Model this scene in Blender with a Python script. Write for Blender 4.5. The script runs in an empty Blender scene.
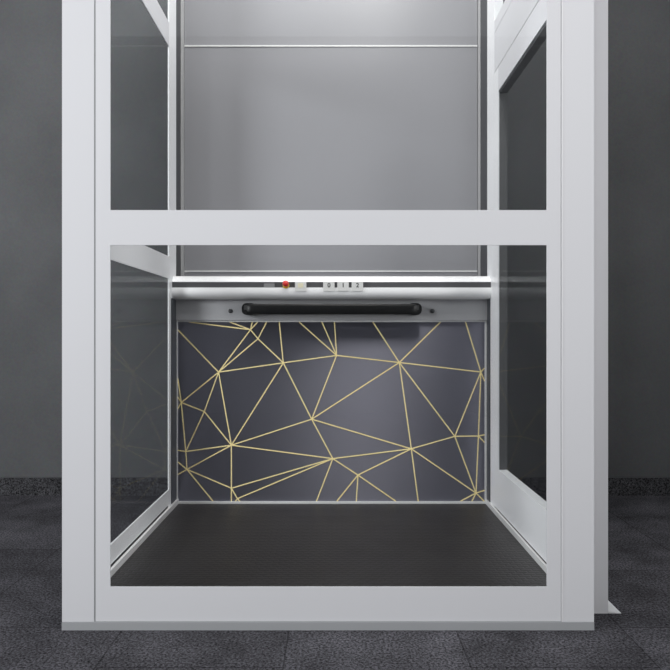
import bpy, bmesh, math
from mathutils import Vector, Matrix

C = bpy.context.scene.collection
SC = bpy.context.scene

# ---------------------------------------------------------------- scale
F = 692.0                 # focal length in pixels of the 670 px frame
D = 1.70                  # camera to the front face of the lift (m)
P = D / F                 # metres per pixel on the front face
H = 298 * P               # camera height


def X(u): return u * P
def Z(v): return H + v * P          # v: front-face pixels above the horizon
def Y(r): return D * (r - 1.0)      # r: distance ratio to the front face


# ---------------------------------------------------------------- nodes
def new_mat(name):
    m = bpy.data.materials.new(name)
    m.use_nodes = True
    nt = m.node_tree
    b = nt.nodes['Principled BSDF']
    return m, nt, b


def N(nt, t, **k):
    n = nt.nodes.new(t)
    for a, v in k.items():
        setattr(n, a, v)
    return n


def L(nt, a, b):
    nt.links.new(a, b)


def plain(name, col, rough=.5, metal=0., spec=.5, noise=0., nscale=40., bump=0., bscale=400., coat=0.):
    m, nt, b = new_mat(name)
    b.inputs['Base Color'].default_value = (*col, 1)
    b.inputs['Roughness'].default_value = rough
    b.inputs['Metallic'].default_value = metal
    b.inputs['Specular IOR Level'].default_value = spec
    b.inputs['Coat Weight'].default_value = coat
    b.inputs['Coat Roughness'].default_value = .08
    tc = N(nt, 'ShaderNodeTexCoord')
    if noise > 0:
        n = N(nt, 'ShaderNodeTexNoise')
        n.inputs['Scale'].default_value = nscale
        n.inputs['Detail'].default_value = 4
        L(nt, tc.outputs['Object'], n.inputs['Vector'])
        mx = N(nt, 'ShaderNodeMix', data_type='RGBA')
        mx.inputs['A'].default_value = (*[c * (1 - noise) for c in col], 1)
        mx.inputs['B'].default_value = (*[min(1, c * (1 + noise)) for c in col], 1)
        L(nt, n.outputs['Fac'], mx.inputs['Factor'])
        L(nt, mx.outputs['Result'], b.inputs['Base Color'])
    if bump > 0:
        n = N(nt, 'ShaderNodeTexNoise')
        n.inputs['Scale'].default_value = bscale
        n.inputs['Detail'].default_value = 3
        L(nt, tc.outputs['Object'], n.inputs['Vector'])
        bp = N(nt, 'ShaderNodeBump')
        bp.inputs['Strength'].default_value = bump
        bp.inputs['Distance'].default_value = .002
        L(nt, n.outputs['Fac'], bp.inputs['Height'])
        L(nt, bp.outputs['Normal'], b.inputs['Normal'])
    return m


def glass_mat(name, tint, f0, f1):
    """thin clear pane: straight transmission with a Schlick mirror on top"""
    m, nt, b = new_mat(name)
    nt.nodes.remove(b)
    out = nt.nodes['Material Output']
    tr = N(nt, 'ShaderNodeBsdfTransparent')
    tr.inputs['Color'].default_value = (*tint, 1)
    gl = N(nt, 'ShaderNodeBsdfGlossy')
    gl.inputs['Color'].default_value = (.95, .98, 1, 1)
    gl.inputs['Roughness'].default_value = 0.0
    lw = N(nt, 'ShaderNodeLayerWeight')
    lw.inputs['Blend'].default_value = .5
    p = N(nt, 'ShaderNodeMath', operation='POWER')
    p.inputs[1].default_value = 5
    L(nt, lw.outputs['Facing'], p.inputs[0])
    ma = N(nt, 'ShaderNodeMath', operation='MULTIPLY_ADD')
    ma.inputs[1].default_value = f1
    ma.inputs[2].default_value = f0
    L(nt, p.outputs[0], ma.inputs[0])
    mx = N(nt, 'ShaderNodeMixShader')
    L(nt, ma.outputs[0], mx.inputs[0])
    L(nt, tr.outputs[0], mx.inputs[1])
    L(nt, gl.outputs[0], mx.inputs[2])
    L(nt, mx.outputs[0], out.inputs['Surface'])
    return m


def wall_mat(name, col):
    m, nt, b = new_mat(name)
    b.inputs['Roughness'].default_value = .75
    b.inputs['Specular IOR Level'].default_value = .25
    tc = N(nt, 'ShaderNodeTexCoord')
    n1 = N(nt, 'ShaderNodeTexNoise')
    n1.inputs['Scale'].default_value = 2.2
    n1.inputs['Detail'].default_value = 8
    n1.inputs['Roughness'].default_value = .6
    n2 = N(nt, 'ShaderNodeTexNoise')
    n2.inputs['Scale'].default_value = 90
    n2.inputs['Detail'].default_value = 3
    L(nt, tc.outputs['Object'], n1.inputs['Vector'])
    L(nt, tc.outputs['Object'], n2.inputs['Vector'])
    r1 = N(nt, 'ShaderNodeValToRGB')
    r1.color_ramp.elements[0].position = .3
    r1.color_ramp.elements[0].color = (*[c * .86 for c in col], 1)
    r1.color_ramp.elements[1].position = .7
    r1.color_ramp.elements[1].color = (*[c * 1.12 for c in col], 1)
    L(nt, n1.outputs['Fac'], r1.inputs['Fac'])
    mx = N(nt, 'ShaderNodeMix', data_type='RGBA', blend_type='OVERLAY')
    mx.inputs['Factor'].default_value = .18
    L(nt, r1.outputs['Color'], mx.inputs['A'])
    L(nt, n2.outputs['Color'], mx.inputs['B'])
    L(nt, mx.outputs['Result'], b.inputs['Base Color'])
    bp = N(nt, 'ShaderNodeBump')
    bp.inputs['Strength'].default_value = .08
    bp.inputs['Distance'].default_value = .004
    L(nt, n2.outputs['Fac'], bp.inputs['Height'])
    L(nt, bp.outputs['Normal'], b.inputs['Normal'])
    return m


def carpet_mat(name, col, tile=True):
    m, nt, b = new_mat(name)
    b.inputs['Roughness'].default_value = .95
    b.inputs['Specular IOR Level'].default_value = .15
    tc = N(nt, 'ShaderNodeTexCoord')
    base = None
    if tile:
        mp = N(nt, 'ShaderNodeMapping')
        mp.inputs['Location'].default_value = (X(381), .19, 0)
        mp.inputs['Rotation'].default_value = (0, 0, 0)
        L(nt, tc.outputs['Object'], mp.inputs['Vector'])
        # tile columns run away from the viewer, joints staggered
        sp = N(nt, 'ShaderNodeSeparateXYZ')
        L(nt, mp.outputs['Vector'], sp.inputs[0])
        cb = N(nt, 'ShaderNodeCombineXYZ')
        L(nt, sp.outputs['Y'], cb.inputs['X'])
        L(nt, sp.outputs['X'], cb.inputs['Y'])
        br = N(nt, 'ShaderNodeTexBrick')
        br.offset = .5
        br.inputs['Scale'].default_value = 1.0
        br.inputs['Brick Width'].default_value = X(167)
        br.inputs['Row Height'].default_value = X(167)
        br.inputs['Mortar Size'].default_value = .0022
        br.inputs['Mortar Smooth'].default_value = .3
        br.inputs['Color1'].default_value = (*[c * .88 for c in col], 1)
        br.inputs['Color2'].default_value = (*[c * 1.12 for c in col], 1)
        br.inputs['Mortar'].default_value = (*[c * .48 for c in col], 1)
        L(nt, cb.outputs[0], br.inputs['Vector'])
        base = br.outputs['Color']
    n1 = N(nt, 'ShaderNodeTexNoise')
    n1.inputs['Scale'].default_value = 5.5
    n1.inputs['Detail'].default_value = 7
    n1.inputs['Roughness'].default_value = .65
    L(nt, tc.outputs['Object'], n1.inputs['Vector'])
    n2 = N(nt, 'ShaderNodeTexNoise')
    n2.inputs['Scale'].default_value = 165
    n2.inputs['Detail'].default_value = 4
    n2.inputs['Roughness'].default_value = .75
    L(nt, tc.outputs['Object'], n2.inputs['Vector'])
    r1 = N(nt, 'ShaderNodeMapRange')
    r1.inputs['From Min'].default_value = .3
    r1.inputs['From Max'].default_value = .7
    r1.inputs['To Min'].default_value = .5
    r1.inputs['To Max'].default_value = 1.45
    L(nt, n1.outputs['Fac'], r1.inputs['Value'])
    r2 = N(nt, 'ShaderNodeMapRange')
    r2.inputs['From Min'].default_value = .375
    r2.inputs['From Max'].default_value = .625
    r2.inputs['To Min'].default_value = .02
    r2.inputs['To Max'].default_value = 2.2
    L(nt, n2.outputs['Fac'], r2.inputs['Value'])
    mu = N(nt, 'ShaderNodeMath', operation='MULTIPLY')
    L(nt, r1.outputs[0], mu.inputs[0])
    L(nt, r2.outputs[0], mu.inputs[1])
    vm = N(nt, 'ShaderNodeVectorMath', operation='SCALE')
    if base is None:
        vm.inputs[0].default_value = col
    else:
        L(nt, base, vm.inputs[0])
    L(nt, mu.outputs[0], vm.inputs['Scale'])
    L(nt, vm.outputs['Vector'], b.inputs['Base Color'])
    bp = N(nt, 'ShaderNodeBump')
    bp.inputs['Strength'].default_value = .6
    bp.inputs['Distance'].default_value = .006
    L(nt, n2.outputs['Fac'], bp.inputs['Height'])
    L(nt, bp.outputs['Normal'], b.inputs['Normal'])
    return m


def tread_mat(name, col):
    """dark studded vinyl: rows of short raised bars"""
    m, nt, b = new_mat(name)
    b.inputs['Base Color'].default_value = (*col, 1)
    b.inputs['Roughness'].default_value = .42
    b.inputs['Specular IOR Level'].default_value = .45
    tc = N(nt, 'ShaderNodeTexCoord')
    br = N(nt, 'ShaderNodeTexBrick')
    br.offset = .5
    br.inputs['Scale'].default_value = 1.0
    br.inputs['Brick Width'].default_value = .034
    br.inputs['Row Height'].default_value = .017
    br.inputs['Mortar Size'].default_value = .0042
    br.inputs['Mortar Smooth'].default_value = .8
    br.inputs['Color1'].default_value = (1, 1, 1, 1)
    br.inputs['Color2'].default_value = (1, 1, 1, 1)
    br.inputs['Mortar'].default_value = (0, 0, 0, 1)
    L(nt, tc.outputs['Object'], br.inputs['Vector'])
    bp = N(nt, 'ShaderNodeBump')
    bp.inputs['Strength'].default_value = .3
    bp.inputs['Distance'].default_value = .0025
    L(nt, br.outputs['Color'], bp.inputs['Height'])
    L(nt, bp.outputs['Normal'], b.inputs['Normal'])
    n = N(nt, 'ShaderNodeTexNoise')
    n.inputs['Scale'].default_value = 6
    n.inputs['Detail'].default_value = 5
    L(nt, tc.outputs['Object'], n.inputs['Vector'])
    r = N(nt, 'ShaderNodeMapRange')
    r.inputs['To Min'].default_value = .34
    r.inputs['To Max'].default_value = .52
    L(nt, n.outputs['Fac'], r.inputs['Value'])
    L(nt, r.outputs[0], b.inputs['Roughness'])
    return m


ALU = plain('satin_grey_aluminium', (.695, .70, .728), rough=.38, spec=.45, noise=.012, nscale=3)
ALU_LIT = plain('satin_aluminium_lit', (.90, .908, .93), rough=.33, spec=.5, noise=.012, nscale=3)  # frame grey lightened to paint in light on the dim inner faces
PLINTH = plain('plinth_grey', (.36, .37, .385), rough=.55, spec=.3)
REAR = plain('rear_panel_grey', (.28, .28, .298), rough=.34, spec=.5, noise=.02, nscale=1.5)
EDGE = plain('joint_highlight', (.82, .82, .84), rough=.3)  # bevel highlight put into the colour of the right joint strip
TRIM = plain('bright_trim', (.74, .74, .74), rough=.3, spec=.5)
TRIMGREY = plain('edge_trim_grey', (.42, .42, .43), rough=.35)
CHANNEL = plain('dark_channel', (.05, .052, .058), rough=.5)
CHROME = plain('polished_aluminium', (.92, .92, .93), rough=.22, metal=.05, spec=.6)
FASCIA = plain('fascia_grey', (.40, .40, .415), rough=.38, spec=.5)
SHADE_CAP = plain('edge_shade_cap_grey', (.075, .076, .08), rough=.6)  # painted shade on the side door edges, also the rail end caps
COVER = plain('handle_cover_grey', (.05, .05, .052), rough=.3)
SLATE = plain('slate_reflection_channel', (.05, .055, .065), rough=.4)  # slate tone: reflection painted on the left, channel on the right
BLACK = plain('black_plastic', (.007, .007, .0075), rough=.36, spec=.3)
SLOT = plain('slot_grey', (.085, .085, .09), rough=.45)
GREYKEY = plain('display_grey', (.26, .26, .265), rough=.4)
KEY = plain('key_white', (.72, .72, .71), rough=.4)
KEYMARK = plain('key_mark_yellow', (.80, .75, .55), rough=.5)
RED = plain('stop_red', (.62, .025, .02), rough=.28, spec=.6)
YELLOW = plain('stop_yellow', (.80, .50, .03), rough=.4)
SCREW = plain('screw_dark', (.10, .10, .105), rough=.4, metal=.6)
DIGIT = plain('digit_black', (.02, .02, .02), rough=.6)
DECOR = plain('midnight_lacquer', (.035, .035, .046), rough=.5, metal=.0, spec=.5)
# brushed sheet: reflections drawn out along the upright brushing
_nt = DECOR.node_tree
_b = _nt.nodes['Principled BSDF']
_tg = N(_nt, 'ShaderNodeTangent', direction_type='RADIAL', axis='Z')
_gl = N(_nt, 'ShaderNodeBsdfAnisotropic', distribution='BECKMANN')
_gl.inputs['Color'].default_value = (.34, .34, .41, 1)
_gl.inputs['Roughness'].default_value = .5
_gl.inputs['Anisotropy'].default_value = .58
_gl.inputs['Rotation'].default_value = 0
L(_nt, _tg.outputs['Tangent'], _gl.inputs['Tangent'])
_mx = N(_nt, 'ShaderNodeMixShader')
_mx.inputs[0].default_value = .8
L(_nt, _b.outputs[0], _mx.inputs[1])
L(_nt, _gl.outputs[0], _mx.inputs[2])
L(_nt, _mx.outputs[0], _nt.nodes['Material Output'].inputs['Surface'])
GOLD = plain('gold_foil', (1.0, .83, .40), rough=.5, metal=.0, spec=.5)
TREAD = tread_mat('studded_vinyl', (.016, .014, .013))
GLASS_FRONT = glass_mat('clear_glass_front', (.975, .98, .98), .045, .5)
GLASS_SIDE = glass_mat('clear_glass_side', (.965, .97, .97), .010, .075)
WALL = wall_mat('charcoal_plaster', (.111, .114, .120))
CARPET = carpet_mat('charcoal_carpet', (.057, .056, .064))
SKIRT = carpet_mat('charcoal_carpet_skirting', (.055, .055, .06), tile=False)
RAMP = plain('ramp_aluminium', (.80, .81, .83), rough=.35, spec=.5)


# ---------------------------------------------------------------- mesh helpers
def add_box(bm, x0, x1, y0, y1, z0, z1, mi=0):
    vs = [bm.verts.new((x, y, z)) for x in (x0, x1) for y in (y0, y1) for z in (z0, z1)]
    idx = [(0, 1, 3, 2), (4, 6, 7, 5), (0, 4, 5, 1), (2, 3, 7, 6), (0, 2, 6, 4), (1, 5, 7, 3)]
    for f in idx:
        bm.faces.new([vs[i] for i in f]).material_index = mi
    return bm


def link(name, bm, mats, parent=None, bevel=0., seg=2, smooth=False):
    if bevel > 0:
        es = [e for e in bm.edges if len(e.link_faces) == 2 and e.calc_face_angle(0) > .5]
        bmesh.ops.bevel(bm, geom=es, offset=bevel, segments=seg, profile=.5, affect='EDGES', clamp_overlap=True)
    bmesh.ops.recalc_face_normals(bm, faces=bm.faces)
    me = bpy.data.meshes.new(name)
    if smooth:
        for f in bm.faces:
            f.smooth = True
    bm.to_mesh(me)
    bm.free()
    for m in (mats if isinstance(mats, (list, tuple)) else [mats]):
        me.materials.append(m)
    if smooth:
        me.set_sharp_from_angle(angle=math.radians(38))
    o = bpy.data.objects.new(name, me)
    C.objects.link(o)
    if parent is not None:
        place_under(o, parent)
    return o


def place_under(o, parent):
    """parent o, keeping the coordinates it was built in"""
    p, off = parent, Vector((0, 0, 0))
    while p is not None:
        off += p.location
        p = p.parent
    o.parent = parent
    o.location = o.location - off


def box(name, x0, x1, y0, y1, z0, z1, mat, parent=None, bevel=.0012, seg=2):
    return link(name, add_box(bmesh.new(), x0, x1, y0, y1, z0, z1), mat, parent, bevel, seg)


def prism_x(name, prof, x0, x1, mat, parent=None, smooth=True, bevel=0):
    """extrude a (y,z) outline along x"""
    bm = bmesh.new()
    a = [bm.verts.new((x0, y, z)) for y, z in prof]
    b = [bm.verts.new((x1, y, z)) for y, z in prof]
    n = len(prof)
    for i in range(n):
        bm.faces.new((a[i], a[(i + 1) % n], b[(i + 1) % n], b[i]))
    bm.faces.new(a)
    bm.faces.new(b[::-1])
    return link(name, bm, mat, parent, bevel, 2, smooth)


def lathe(name, prof, M, mat, parent=None, n=24):
    """revolve (radius, height) points round local z, then transform by M"""
    bm = bmesh.new()
    rings = []
    for r, h in prof:
        if r < 1e-6:
            rings.append([bm.verts.new(M @ Vector((0, 0, h)))])
        else:
            rings.append([bm.verts.new(M @ Vector((r * math.cos(2 * math.pi * k / n), r * math.sin(2 * math.pi * k / n), h))) for k in range(n)])
    for a, b in zip(rings, rings[1:]):
        for k in range(n):
            k2 = (k + 1) % n
            if len(a) == 1 and len(b) == 1:
                continue
            if len(a) == 1:
                bm.faces.new((a[0], b[k], b[k2]))
            elif len(b) == 1:
                bm.faces.new((a[k], b[0], a[k2]))
            else:
                bm.faces.new((a[k], b[k], b[k2], a[k2]))
    if len(rings[0]) > 1:
        bm.faces.new(rings[0])
    return link(name, bm, mat, parent, 0, 2, True)


def empty(name, loc, label=None, cat=None, group=None, parent=None):
    o = bpy.data.objects.new(name, None)
    o.empty_display_size = .1
    C.objects.link(o)
    o.location = loc
    if parent is not None:
        place_under(o, parent)
    if label:
        o['label'] = label
        o['category'] = cat
    if group:
        o['group'] = group
    return o


def structure(o, label, cat):
    o['kind'] = 'structure'
    o['label'] = label
    o['category'] = cat
    return o


# ---------------------------------------------------------------- setting
YW = Y(298 / 163)                        # back wall of the room
RX, RY, RH = 4.6, -4.54, 3.40            # half width, rear end, wall height (open roof light above)
structure(box('floor', -RX, RX, RY, YW, -.08, 0, CARPET, bevel=0),
          'dark charcoal carpet tile floor with faint joints', 'floor')
structure(box('wall_back', -RX, RX, YW, YW + .12, -.08, RH, WALL, bevel=0),
          'dark grey plaster wall behind the lift', 'wall')
structure(box('wall_left', -RX - .12, -RX, RY, YW, -.08, RH, WALL, bevel=0),
          'dark grey plaster wall on the left of the room', 'wall')
structure(box('wall_right', RX, RX + .12, RY, YW, -.08, RH, WALL, bevel=0),
          'dark grey plaster wall on the right of the room', 'wall')
structure(box('wall_front', -RX, RX, RY - .12, RY, -.08, RH, WALL, bevel=0),
          'dark grey plaster wall opposite the lift', 'wall')
structure(box('baseboard_back', -RX, RX, YW - .012, YW, 0, 17.5 * P * 298 / 163, SKIRT, bevel=.002),
          'low carpet skirting strip along the foot of the back wall', 'baseboard')

# ---------------------------------------------------------------- enclosure
ENC = empty('lift_enclosure', (X(-8), .5, 0),
            'tall pale grey aluminium frame with glass front door and glass sides', 'lift enclosure')
TOP = Z(640)
PZ = Z(-290)                              # top of the plinth
XL, XR = X(-274), X(258)
YR = Y(1.617)                             # rear face of the cabin
YE = Y(1.70)                              # rear panels

bm = bmesh.new()
add_box(bm, XL, XR, -.002, .048, 0, PZ)
add_box(bm, XL, XL + .04, .048, YE + .03, 0, PZ)
add_box(bm, XR - .03, XR, .048, YE + .03, 0, PZ)
pl = link('base_plinth', bm, PLINTH, ENC, .001)
pl['label'] = 'darker grey plinth strip under the frame'

# front corner posts
for a, b in ((-274, -242.0), (226.9, 258)):
    box('corner_post', X(a), X(b), 0, .097, PZ + .0005, Z(505), ALU, ENC, .0016)
for a, b, yy, mm in ((-242.2, -240.4, .0009, PLINTH), (225.7, 226.9, -.0008, EDGE)):  # left: grey joint filler; right: strip painted as a catching highlight
    o = box('joint_strip', X(a), X(b), yy, .05, PZ + .0005, Z(478), mm, ENC, 0)
    o['label'] = 'thin strip in the joint between front post and door, painted highlight on the right'
# rear corner posts
box('corner_post', X(-260.4), X(-258.5), Y(1.548), YR, PZ + .0005, TOP, ALU_LIT, ENC, .0016)
box('corner_post', X(244.5), XR, Y(1.544), YR, PZ + .0005, TOP, ALU_LIT, ENC, .0016)
# top beam over the front
box('top_beam', X(-241.8), X(226.2), 0, .06, Z(480), Z(505), ALU, ENC, .0016)

# front door (swing door, two panes)
FD = empty('front_door', (X(-241), .0, Z(-289)), parent=ENC)
# slim front flange, hollow body set back from the opening
for a, b, c, d in ((-240.8, -226, -240.8, -231.6), (211, 225.2, 216.4, 225.2)):
    bm = add_box(bmesh.new(), X(a), X(b), .001, .0045, Z(-289.6), Z(478))
    add_box(bm, X(c), X(d), .005, .043, Z(-289.6), Z(478))
    link('stile', bm, ALU, FD, .0009)
for a, b, c, d in ((-289.6, -255, -289.6, -262), (87, 122, 92, 118), (444, 478, 456, 478)):
    bm = add_box(bmesh.new(), X(-226), X(211), .001, .0045, Z(a), Z(b))
    add_box(bm, X(-231), X(216), .005, .043, Z(c), Z(d))
    link('rail', bm, ALU, FD, .0005)
for a, b in ((-255, 87), (122, 444)):
    box('glass_pane', X(-225.9), X(210.9), .0015, .0042, Z(a) + .0002, Z(b) - .0002, GLASS_FRONT, FD, 0)

# left side panel: rails and three panes between the posts
LP = empty('side_panel', (X(-262), .5, Z(-267)), parent=ENC)
y0, y1 = .098, Y(1.548) - .0005
for a, b in ((-267, -244), (83, 117), (442, 479)):
    box('rail', X(-260.4), X(-258.5), y0, y1, Z(a), Z(b), ALU if a > 400 else ALU_LIT, LP, .0004)  # lower rails take the lightened copy, the well-lit upper rail does not
for a, b in ((-244, 83), (117, 442), (479, 639)):
    box('glass_pane', X(-259.7), X(-258.8), y0, y1, Z(a), Z(b), GLASS_SIDE, LP, 0)
# low sill under the left panel
box('sill', X(-269.5), X(-262.5), y0, y1, PZ, Z(-268.5), CHANNEL, ENC, .0008)

# right side door
SD = empty('side_door', (X(250), Y(1.506), Z(-268)), parent=ENC)
y0, yd, y1 = .099, Y(1.506), Y(1.544) - .0012
for a, b in ((-268, -207.5), (363, 399.3)):
    box('rail', X(244.5), X(257.5), y0, yd, Z(a), Z(b), ALU if a > 300 else ALU_LIT, SD, .0008)  # lightened copy on the low rail, plain frame grey on the upper
box('stile', X(244.5), X(257.5), yd, y1, Z(-268), Z(399.3), ALU_LIT, SD, .0010)
box('glass_pane', X(244.9), X(245.7), y0, yd - .0003, Z(-207.5), Z(363), GLASS_SIDE, SD, 0)
bm = add_box(bmesh.new(), X(245.9), X(257.6), yd - .004, yd - .0004, Z(-207), Z(362.5))  # dark strips stand in for shade on the stile and rail edges
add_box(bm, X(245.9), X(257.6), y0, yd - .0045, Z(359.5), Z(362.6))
o = link('edge_shade', bm, SHADE_CAP, SD)
o['label'] = 'dark grey strip painting shade on the stile and rail edges'
box('transom', X(244.5), X(257.5), y0, y1, Z(400.6), Z(460.4), ALU, ENC, .0008)
box('transom', X(244.5), X(257.5), y0, y1, Z(461.2), Z(480), ALU, ENC, .0008)
box('glass_pane', X(244.9), X(245.7), y0, y1, Z(480), Z(639), GLASS_SIDE, ENC, 0)
box('sill', X(249.5), X(257), y0, y1, PZ, Z(-269.5), CHANNEL, ENC, .0008)

# outer door jambs on the right
box('door_jamb', X(258.4), X(288), .0996, .165, .0, Z(500), ALU, ENC, .0014)

# rear panels above the platform with bright joint strips
for a, b in ((-289, 102.4), (104, 485), (487, 640)):
    box('rear_panel', X(-257.5), X(240.3), YE, YE + .02, Z(a), Z(b), REAR, ENC, .0006)
for v in (103.2, 486):
    o = box('joint_strip', X(-257.5), X(240.3), YE - .003, YE + .02, Z(v - 1.25), Z(v + 1.25), TRIM, ENC, .0005)
    o['label'] = 'bright thin strip between two rear panels'
for a, b in ((-263, -258), (241.2, 244.6)):
    box('edge_trim', X(a), X(b), YE - .012, YE + .02, PZ, TOP, TRIMGREY, ENC, .001)
for a, b in ((-270, -263.4), (245.0, 258)):
    o = box('guide_channel', X(a), X(b), YR + .001, YE + .03, PZ, TOP, CHANNEL, ENC, .001)
    o['label'] = 'dark vertical gap strip beside the rear panel'

# ---------------------------------------------------------------- platform carriage
PLT = empty('lift_platform', (X(-7), .55, Z(-278)),
            'dark lift platform with gold-lined back panel and chrome control rail', 'lift platform')
FZ = Z(-277)
box('floor_plate', X(-254), X(241), .050, YR + .03, FZ - .022, FZ, TREAD, PLT, .001)
for a, b in ((-257.8, -254.2), (241.2, 244.2)):
    o = box('edge_strip', X(a), X(b), .050, YR, FZ - .022, Z(-269.6), TRIM, PLT, .0008)
    o['label'] = 'pale metal strip along the platform edge'

for a, b, ra in ((-258.3, -257.0, 1.566), (243.0, 244.3, 1.583)):  # left strip paints the post's dark reflection, right one fills the channel
    o = box('edge_reflection_channel', X(a), X(b), Y(ra), YR, Z(-269.2), H + 33 * 1.6 * P, SLATE, PLT, .0004)
    o['label'] = 'dark upright strip beside the back panel, painted reflection left, channel right'

# decorated panel: dark sheet with gold lines laid in
pL, pR, pT, pB = 177.8, 484.6, 322.0, 501.2


def pp(px, py, dy=0.):
    return ((px - 336) * 1.617 * P, YR + dy, H + (332 - py) * 1.617 * P)


nodes = dict(A=(250.5, 329.7), B=(258, 338.7), C=(283.3, 362.8), D=(218.6, 372.1), E=(336.6, 355.4), F=(311.7, 419.2),
             G=(231.4, 445.2), H=(204.3, 411.5), I=(181.3, 402.5), J=(185.8, 451.5), K=(187, 469.4), L=(332.8, 458.6),
             M=(231.4, 488.2), N=(237.4, 498.6), O=(399.3, 362.5), P=(480.8, 372), Q=(454.8, 436.3), R=(478.4, 436),
             S=(411.3, 448.8), T=(357.9, 475), U=(476, 493))
pairs = 'AD AB BC BD CD CG CE CF DI DH HJ HI HG DG IJ JG JK KG KM GM GF GL ML MN NL EF EO FO FS FL OP OQ OS PQ PR RU QR QS QU ST SL SU TL'.split()
segs = [(nodes[a], nodes[b]) for a, b in pairs]
for k, e in (('A', (181, 321)), ('A', (227, 321)), ('A', (252.6, 321)), ('A', (258.6, 321)), ('B', (267.2, 321)),
             ('C', (279.1, 321)), ('D', (176, 328)), ('I', (176, 366)), ('I', (176, 394)), ('I', (176, 412)),
             ('J', (176, 449.9)), ('K', (176, 460.5)), ('K', (176, 475.5)), ('K', (214.5, 503)), ('M', (231.4, 503)),
             ('N', (234, 503)), ('N', (241.5, 503)), ('E', (298, 321)), ('E', (321.4, 321)), ('E', (334.4, 321)),
             ('O', (372.2, 321)), ('O', (441.5, 321)), ('P', (465.2, 321)), ('P', (486, 366.5)), ('P', (486, 384.5)),
             ('R', (486, 434.4)), ('R', (486, 444)), ('S', (418.4, 503)), ('T', (335.4, 503)), ('T', (356.2, 503)),
             ('T', (398.5, 503)), ('L', (315.8, 503)), ('U', (457, 503)), ('U', (471, 503)), ('U', (486, 489.8)), ('U', (486, 503))):
    segs.append((nodes[k], e))
bm = bmesh.new()
x0, _, z1 = pp(pL, pT)
x1, _, z0 = pp(pR, pB)
add_box(bm, x0, x1, YR, YR + .012, z0, z1, 0)
w = .54                                   # half line width in photo pixels


def clip(a, b):
    (ax, ay), (bx, by) = a, b
    t0, t1 = 0., 1.
    for p_, q_ in ((-(bx - ax), ax - pL), (bx - ax, pR - ax), (-(by - ay), ay - pT), (by - ay, pB - ay)):
        if abs(p_) < 1e-9:
            if q_ < 0: return None
        else:
            r = q_ / p_
            if p_ < 0: t0 = max(t0, r)
            else: t1 = min(t1, r)
    if t0 >= t1: return None
    return (ax + t0 * (bx - ax), ay + t0 * (by - ay)), (ax + t1 * (bx - ax), ay + t1 * (by - ay))


for i, (a, b) in enumerate(segs):
    c = clip(a, b)
    if not c: continue
    (ax, ay), (bx, by) = c
    l = math.hypot(bx - ax, by - ay)
    nx, ny = -(by - ay) / l * w, (bx - ax) / l * w
    d = -.0006 - .00001 * i
    f_ = [pp(ax + nx, ay + ny, d), pp(bx + nx, by + ny, d), pp(bx - nx, by - ny, d), pp(ax - nx, ay - ny, d)]
    g_ = [(x, YR + .001, z) for x, _, z in f_]
    fv = [bm.verts.new(p_) for p_ in f_]
    gv = [bm.verts.new(p_) for p_ in g_]
    bm.faces.new(fv).material_index = 1
    for k in range(4):
        bm.faces.new((fv[k], gv[k], gv[(k + 1) % 4], fv[(k + 1) % 4])).material_index = 1
BP = link('back_panel', bm, [DECOR, GOLD], PLT)
BP['label'] = 'dark blue-grey panel crossed by thin gold lines'
# frame round it
a0, _, t1 = pp(176, 320.3)
a1, _, t0 = pp(486.8, 503.6)
for nm, (q0, q1, r0, r1) in (('s', (a0, x0, t0, t1)), ('s', (x1, a1, t0, t1)), ('r', (x0, x1, t0, z0)), ('r', (x0, x1, z1, t1))):
    box('panel_frame', q0, q1, YR - .006, YR + .012, r0, r1, TRIM, BP, .0008)

# fascia with grab handle
fy = Y(1.607)
FZ0, FZ1 = t1 + .0005, H + (332 - 297.5) * 1.607 * P
FA = box('fascia', a0, a1, fy, YR + .012, FZ0, FZ1, FASCIA, PLT, .0008)
hz = H + (332 - 309.2) * 1.59 * P
for px in (230.4, 432.4):
    M_ = Matrix.Translation(((px - 336) * 1.607 * P, fy, H + (332 - 311) * 1.607 * P)) @ Matrix.Rotation(math.radians(90), 4, 'X')
    lathe('screw', [(.0085, -.002), (.0085, .0025), (.0065, .004), (.003, .004), (.0025, .002), (0, .002)], M_, SCREW, FA)

GH = empty('grab_handle', ((331.5 - 336) * 1.58 * P, fy, hz), parent=PLT)
hx0, hx1 = (241.5 - 336) * 1.575 * P, (422 - 336) * 1.575 * P
# bar: rounded-section bar whose ends bend back to the fascia
bm = bmesh.new()
path = []
yo, rb = fy - .046, .022
for k in range(7):
    t = math.radians(90 * k / 6)
    path.append((hx0 + rb - rb * math.cos(t) + .018, yo + .022 - .022 * math.sin(t), t))
path = [(hx0 + .018, fy, 0)] + path
path += [(hx0 + hx1 - x, y, math.pi - t) for x, y, t in reversed(path)]
ring_prev = None
nr = 20
for x, y, t in path:
    tx, ty = math.sin(t), -math.cos(t)         # travel direction in the xy plane
    nx_, ny_ = -ty, tx
    ring = []
    for k in range(nr):
        a = 2 * math.pi * k / nr
        ca, sa = math.cos(a), math.sin(a)
        e = .6
        u_ = .013 * math.copysign(abs(ca) ** e, ca)
        v_ = .0205 * math.copysign(abs(sa) ** e, sa)
        ring.append(bm.verts.new((x + nx_ * u_, y + ny_ * u_, hz + v_)))
    if ring_prev:
        for k in range(nr):
            bm.faces.new((ring_prev[k], ring_prev[(k + 1) % nr], ring[(k + 1) % nr], ring[k]))
    else:
        bm.faces.new(ring)
    ring_prev = ring
bm.faces.new(ring_prev[::-1])
link('bar', bm, BLACK, GH, 0, 2, True)
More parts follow.
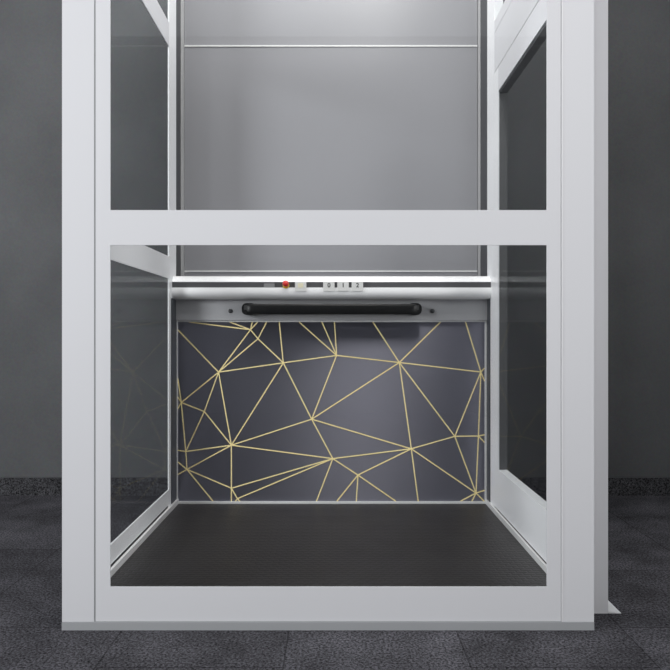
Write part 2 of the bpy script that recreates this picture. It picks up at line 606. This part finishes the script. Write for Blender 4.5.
# end sleeves round each foot of the bar
for s, xe in ((1, hx0), (-1, hx1)):
    xa, xb = sorted((xe, xe + s * .056))
    bm = bmesh.new()
    hw, hh, rr = (xb - xa) / 2, .0232, .0195
    outl = []
    for cxs, czs, a0_ in ((1, 1, 0), (-1, 1, 90), (-1, -1, 180), (1, -1, 270)):
        for k in range(7):
            t = math.radians(a0_ + 15 * k)
            outl.append(((xa + xb) / 2 + cxs * (hw - rr) + rr * math.cos(t), hz + czs * (hh - rr) + rr * math.sin(t)))
    fr = [bm.verts.new((x, fy - .050, z)) for x, z in outl]
    bk = [bm.verts.new((x, fy - .001, z)) for x, z in outl]
    for k in range(len(outl)):
        bm.faces.new((fr[k], fr[(k + 1) % len(outl)], bk[(k + 1) % len(outl)], bk[k]))
    bm.faces.new(fr)
    bm.faces.new(bk[::-1])
    link('end_sleeve', bm, BLACK, GH, .005, 3, True)
    bm = add_box(bmesh.new(), xa + .010, xb - .012, fy - .0525, fy - .047, hz - .003, hz + .0145)
    link('end_cover', bm, COVER, GH, .002, 3, True)

# control rail: extruded profile with a recessed slot
RR = 1.585
cb = H + (332 - 299.3) * RR * P
ct = H + (332 - 275.4) * RR * P
ch = ct - cb
yb, yf = fy, Y(1.578) - .008
dp = yb - yf
prof = []
lower = [(0, 0), (.4, .0), (.7, .04), (.9, .12), (.985, .21), (1.0, .30), (.985, .40), (.955, .48)]
slot = [(.87, .485), (.87, .72)]
upper = [(.84, .725), (.81, .765), (.75, .815), (.64, .88), (.48, .94), (.28, .985), (0, 1.0)]
for d_, h_ in lower + slot + upper:
    prof.append((yb - d_ * dp, cb + h_ * ch))
cx0, cx1 = (171.6 - 336) * 1.60 * P, (490.5 - 336) * 1.60 * P
CR = prism_x('control_rail', prof, cx0, cx1, CHROME, PLT, True)
CR['label'] = 'rounded polished metal control rail with a dark slot'
o = box('slot_strip', cx0 + .001, cx1 - .001, yb - .882 * dp, yb - .865 * dp, cb + .482 * ch, cb + .715 * ch, SLOT, CR, 0)
cap = [(yb - d_ * dp * 1.0 - (.002 if d_ > .3 else 0), cb + (h_ - .5) * ch * 1.03 + .5 * ch) for d_, h_ in lower[:-1] + [(1.0, .56)] + upper[1:]]
prism_x('end_cap', cap, cx0 - .005, cx0 + .001, SHADE_CAP, CR, True)
prism_x('end_cap', cap, cx1 - .001, cx1 + .005, SHADE_CAP, CR, True)

ky = yb - .965 * dp


def rail_x(px): return (px - 336) * 1.578 * P
def rail_z(py): return H + (332 - py) * 1.578 * P


o = box('display', rail_x(264), rail_x(274.6), ky + .0005, yb - .866 * dp, rail_z(288.3), rail_z(283.6), GREYKEY, PLT, .0006)
o['label'] = 'grey display window in the slot'
KS = box('key_plate', rail_x(295.2), rail_x(306.4), ky - .007, yb - .866 * dp, rail_z(291.4), rail_z(282.2), KEY, PLT, .0012)
KS['label'] = 'pale square key with a yellow mark'
box('yellow_mark', rail_x(298.2), rail_x(303.4), ky - .0076, ky - .006, rail_z(287.8), rail_z(283.4), KEYMARK, KS, .0002)
for px, ch_ in ((323.2, '0'), (337.3, '1'), (351.6, '2')):
    B_ = box('push_button', rail_x(px), rail_x(px + 11.4), ky - .007, yb - .866 * dp, rail_z(291.2), rail_z(281.9), KEY, PLT, .0012)
    B_['label'] = 'pale square push button marked ' + ch_
    cu = bpy.data.curves.new('digit', 'FONT')
    cu.body = ch_
    cu.size = .0235
    cu.extrude = .0003
    cu.offset = .0005
    cu.align_x = 'CENTER'
    cu.align_y = 'CENTER'
    t_ = bpy.data.objects.new('digit_text', cu)
    C.objects.link(t_)
    bpy.context.view_layer.update()
    me = bpy.data.meshes.new_from_object(t_.evaluated_get(bpy.context.evaluated_depsgraph_get()))
    bpy.data.objects.remove(t_)
    me.transform(Matrix.Translation((rail_x(px + 5.8), ky - .0072, rail_z(285.6))) @ Matrix.Rotation(math.radians(90), 4, 'X'))
    me.materials.clear()
    me.materials.append(DIGIT)
    o = bpy.data.objects.new('digit', me)
    C.objects.link(o)
    place_under(o, B_)
# emergency stop: yellow collar, red mushroom head, tilted a little upwards
ES = empty('emergency_stop', (rail_x(286), ky, rail_z(285)), parent=PLT)
M_ = Matrix.Translation((rail_x(286), ky + .004, rail_z(285.5))) @ Matrix.Rotation(math.radians(70), 4, 'X') @ Matrix.Scale(.84, 4)
lathe('yellow_collar', [(.0155, -.003), (.0155, .006), (.013, .009), (0, .009)], M_, YELLOW, ES)
lathe('red_cap', [(.007, .008), (.007, .014), (.0135, .016), (.0150, .021), (.0135, .027), (.009, .031), (0, .032)], M_, RED, ES)

# ---------------------------------------------------------------- ramp outside the side door
bm = bmesh.new()
ya, yb_ = .1, Y(1.56)
pr = [(X(288.6), 0), (X(302), 0), (X(302), .0008), (X(288.6), .0052)]
a = [bm.verts.new((x, ya, z)) for x, z in pr]
b = [bm.verts.new((x, yb_, z)) for x, z in pr]
for k in range(4):
    bm.faces.new((a[k], a[(k + 1) % 4], b[(k + 1) % 4], b[k]))
bm.faces.new(a)
bm.faces.new(b[::-1])
# shallow grip ribs along the slope
for k in range(3):
    xx = X(290.8 + 3.2 * k)
    zz = .0052 - (.0052 - .0008) * (xx - X(288.6)) / X(13.4)
    add_box(bm, xx, xx + .0025, ya + .004, yb_ - .004, zz - .001, zz + .0007)
R = link('threshold_ramp', bm, RAMP)
R['label'] = 'low bright metal threshold ramp on the carpet beside the right jamb'
R['category'] = 'ramp'


# ---------------------------------------------------------------- light
def area(name, loc, target, sx, sy, power, col=(1, 1, 1), spread=180):
    l = bpy.data.lights.new(name, 'AREA')
    l.shape = 'RECTANGLE'
    l.size, l.size_y = sx, sy
    l.energy = power
    l.color = col
    l.spread = math.radians(spread)
    o = bpy.data.objects.new(name, l)
    C.objects.link(o)
    o.location = loc
    o.rotation_euler = (Vector(target) - Vector(loc)).to_track_quat('-Z', 'Y').to_euler()
    return o


area('window_light', (-4.4, -1.9, 1.8), (0, .3, 1.1), 2.2, 2.2, 106, (.97, .985, 1), 100)
area('side_fill', (4.4, -2.0, 1.7), (-.1, .45, 1.0), 1.8, 2.2, 16.5, (1, .99, .985), 50)  # unseen fill, added to brighten the jamb and the left inner faces
area('cabin_light', (-.14, .5, 2.95), (-.06, .56, 0), 1.1, .9, 26, (1, .985, .96))
area('panel_band_light', (.31, -.7, 3.25), (.31, -.7, 0), .25, .9, 28, (1, .985, .96))  # unseen lamp, added to draw the upright bright band on the back panel

w_ = bpy.data.worlds.new('World')
SC.world = w_
w_.use_nodes = True
bg = w_.node_tree.nodes['Background']
bg.inputs['Color'].default_value = (.95, .975, 1, 1)
bg.inputs['Strength'].default_value = .35

# ---------------------------------------------------------------- camera
cam = bpy.data.cameras.new('camera')
cam.sensor_width = 36
cam.lens = 36 * F / 670
cam.shift_x = -1 / 670
cam.shift_y = -3 / 670
co = bpy.data.objects.new('camera', cam)
C.objects.link(co)
co.location = (0, -D, H)
co.rotation_euler = (math.radians(90), 0, 0)
SC.camera = co

SC.view_settings.view_transform = 'Standard'
SC.view_settings.look = 'None'
SC.view_settings.exposure = 0
SC.view_settings.gamma = 1
SC.view_settings.use_curve_mapping = False
SC.cycles.use_denoising = True
SC.cycles.max_bounces = 10
SC.cycles.diffuse_bounces = 4
SC.cycles.glossy_bounces = 5
SC.cycles.transparent_max_bounces = 32
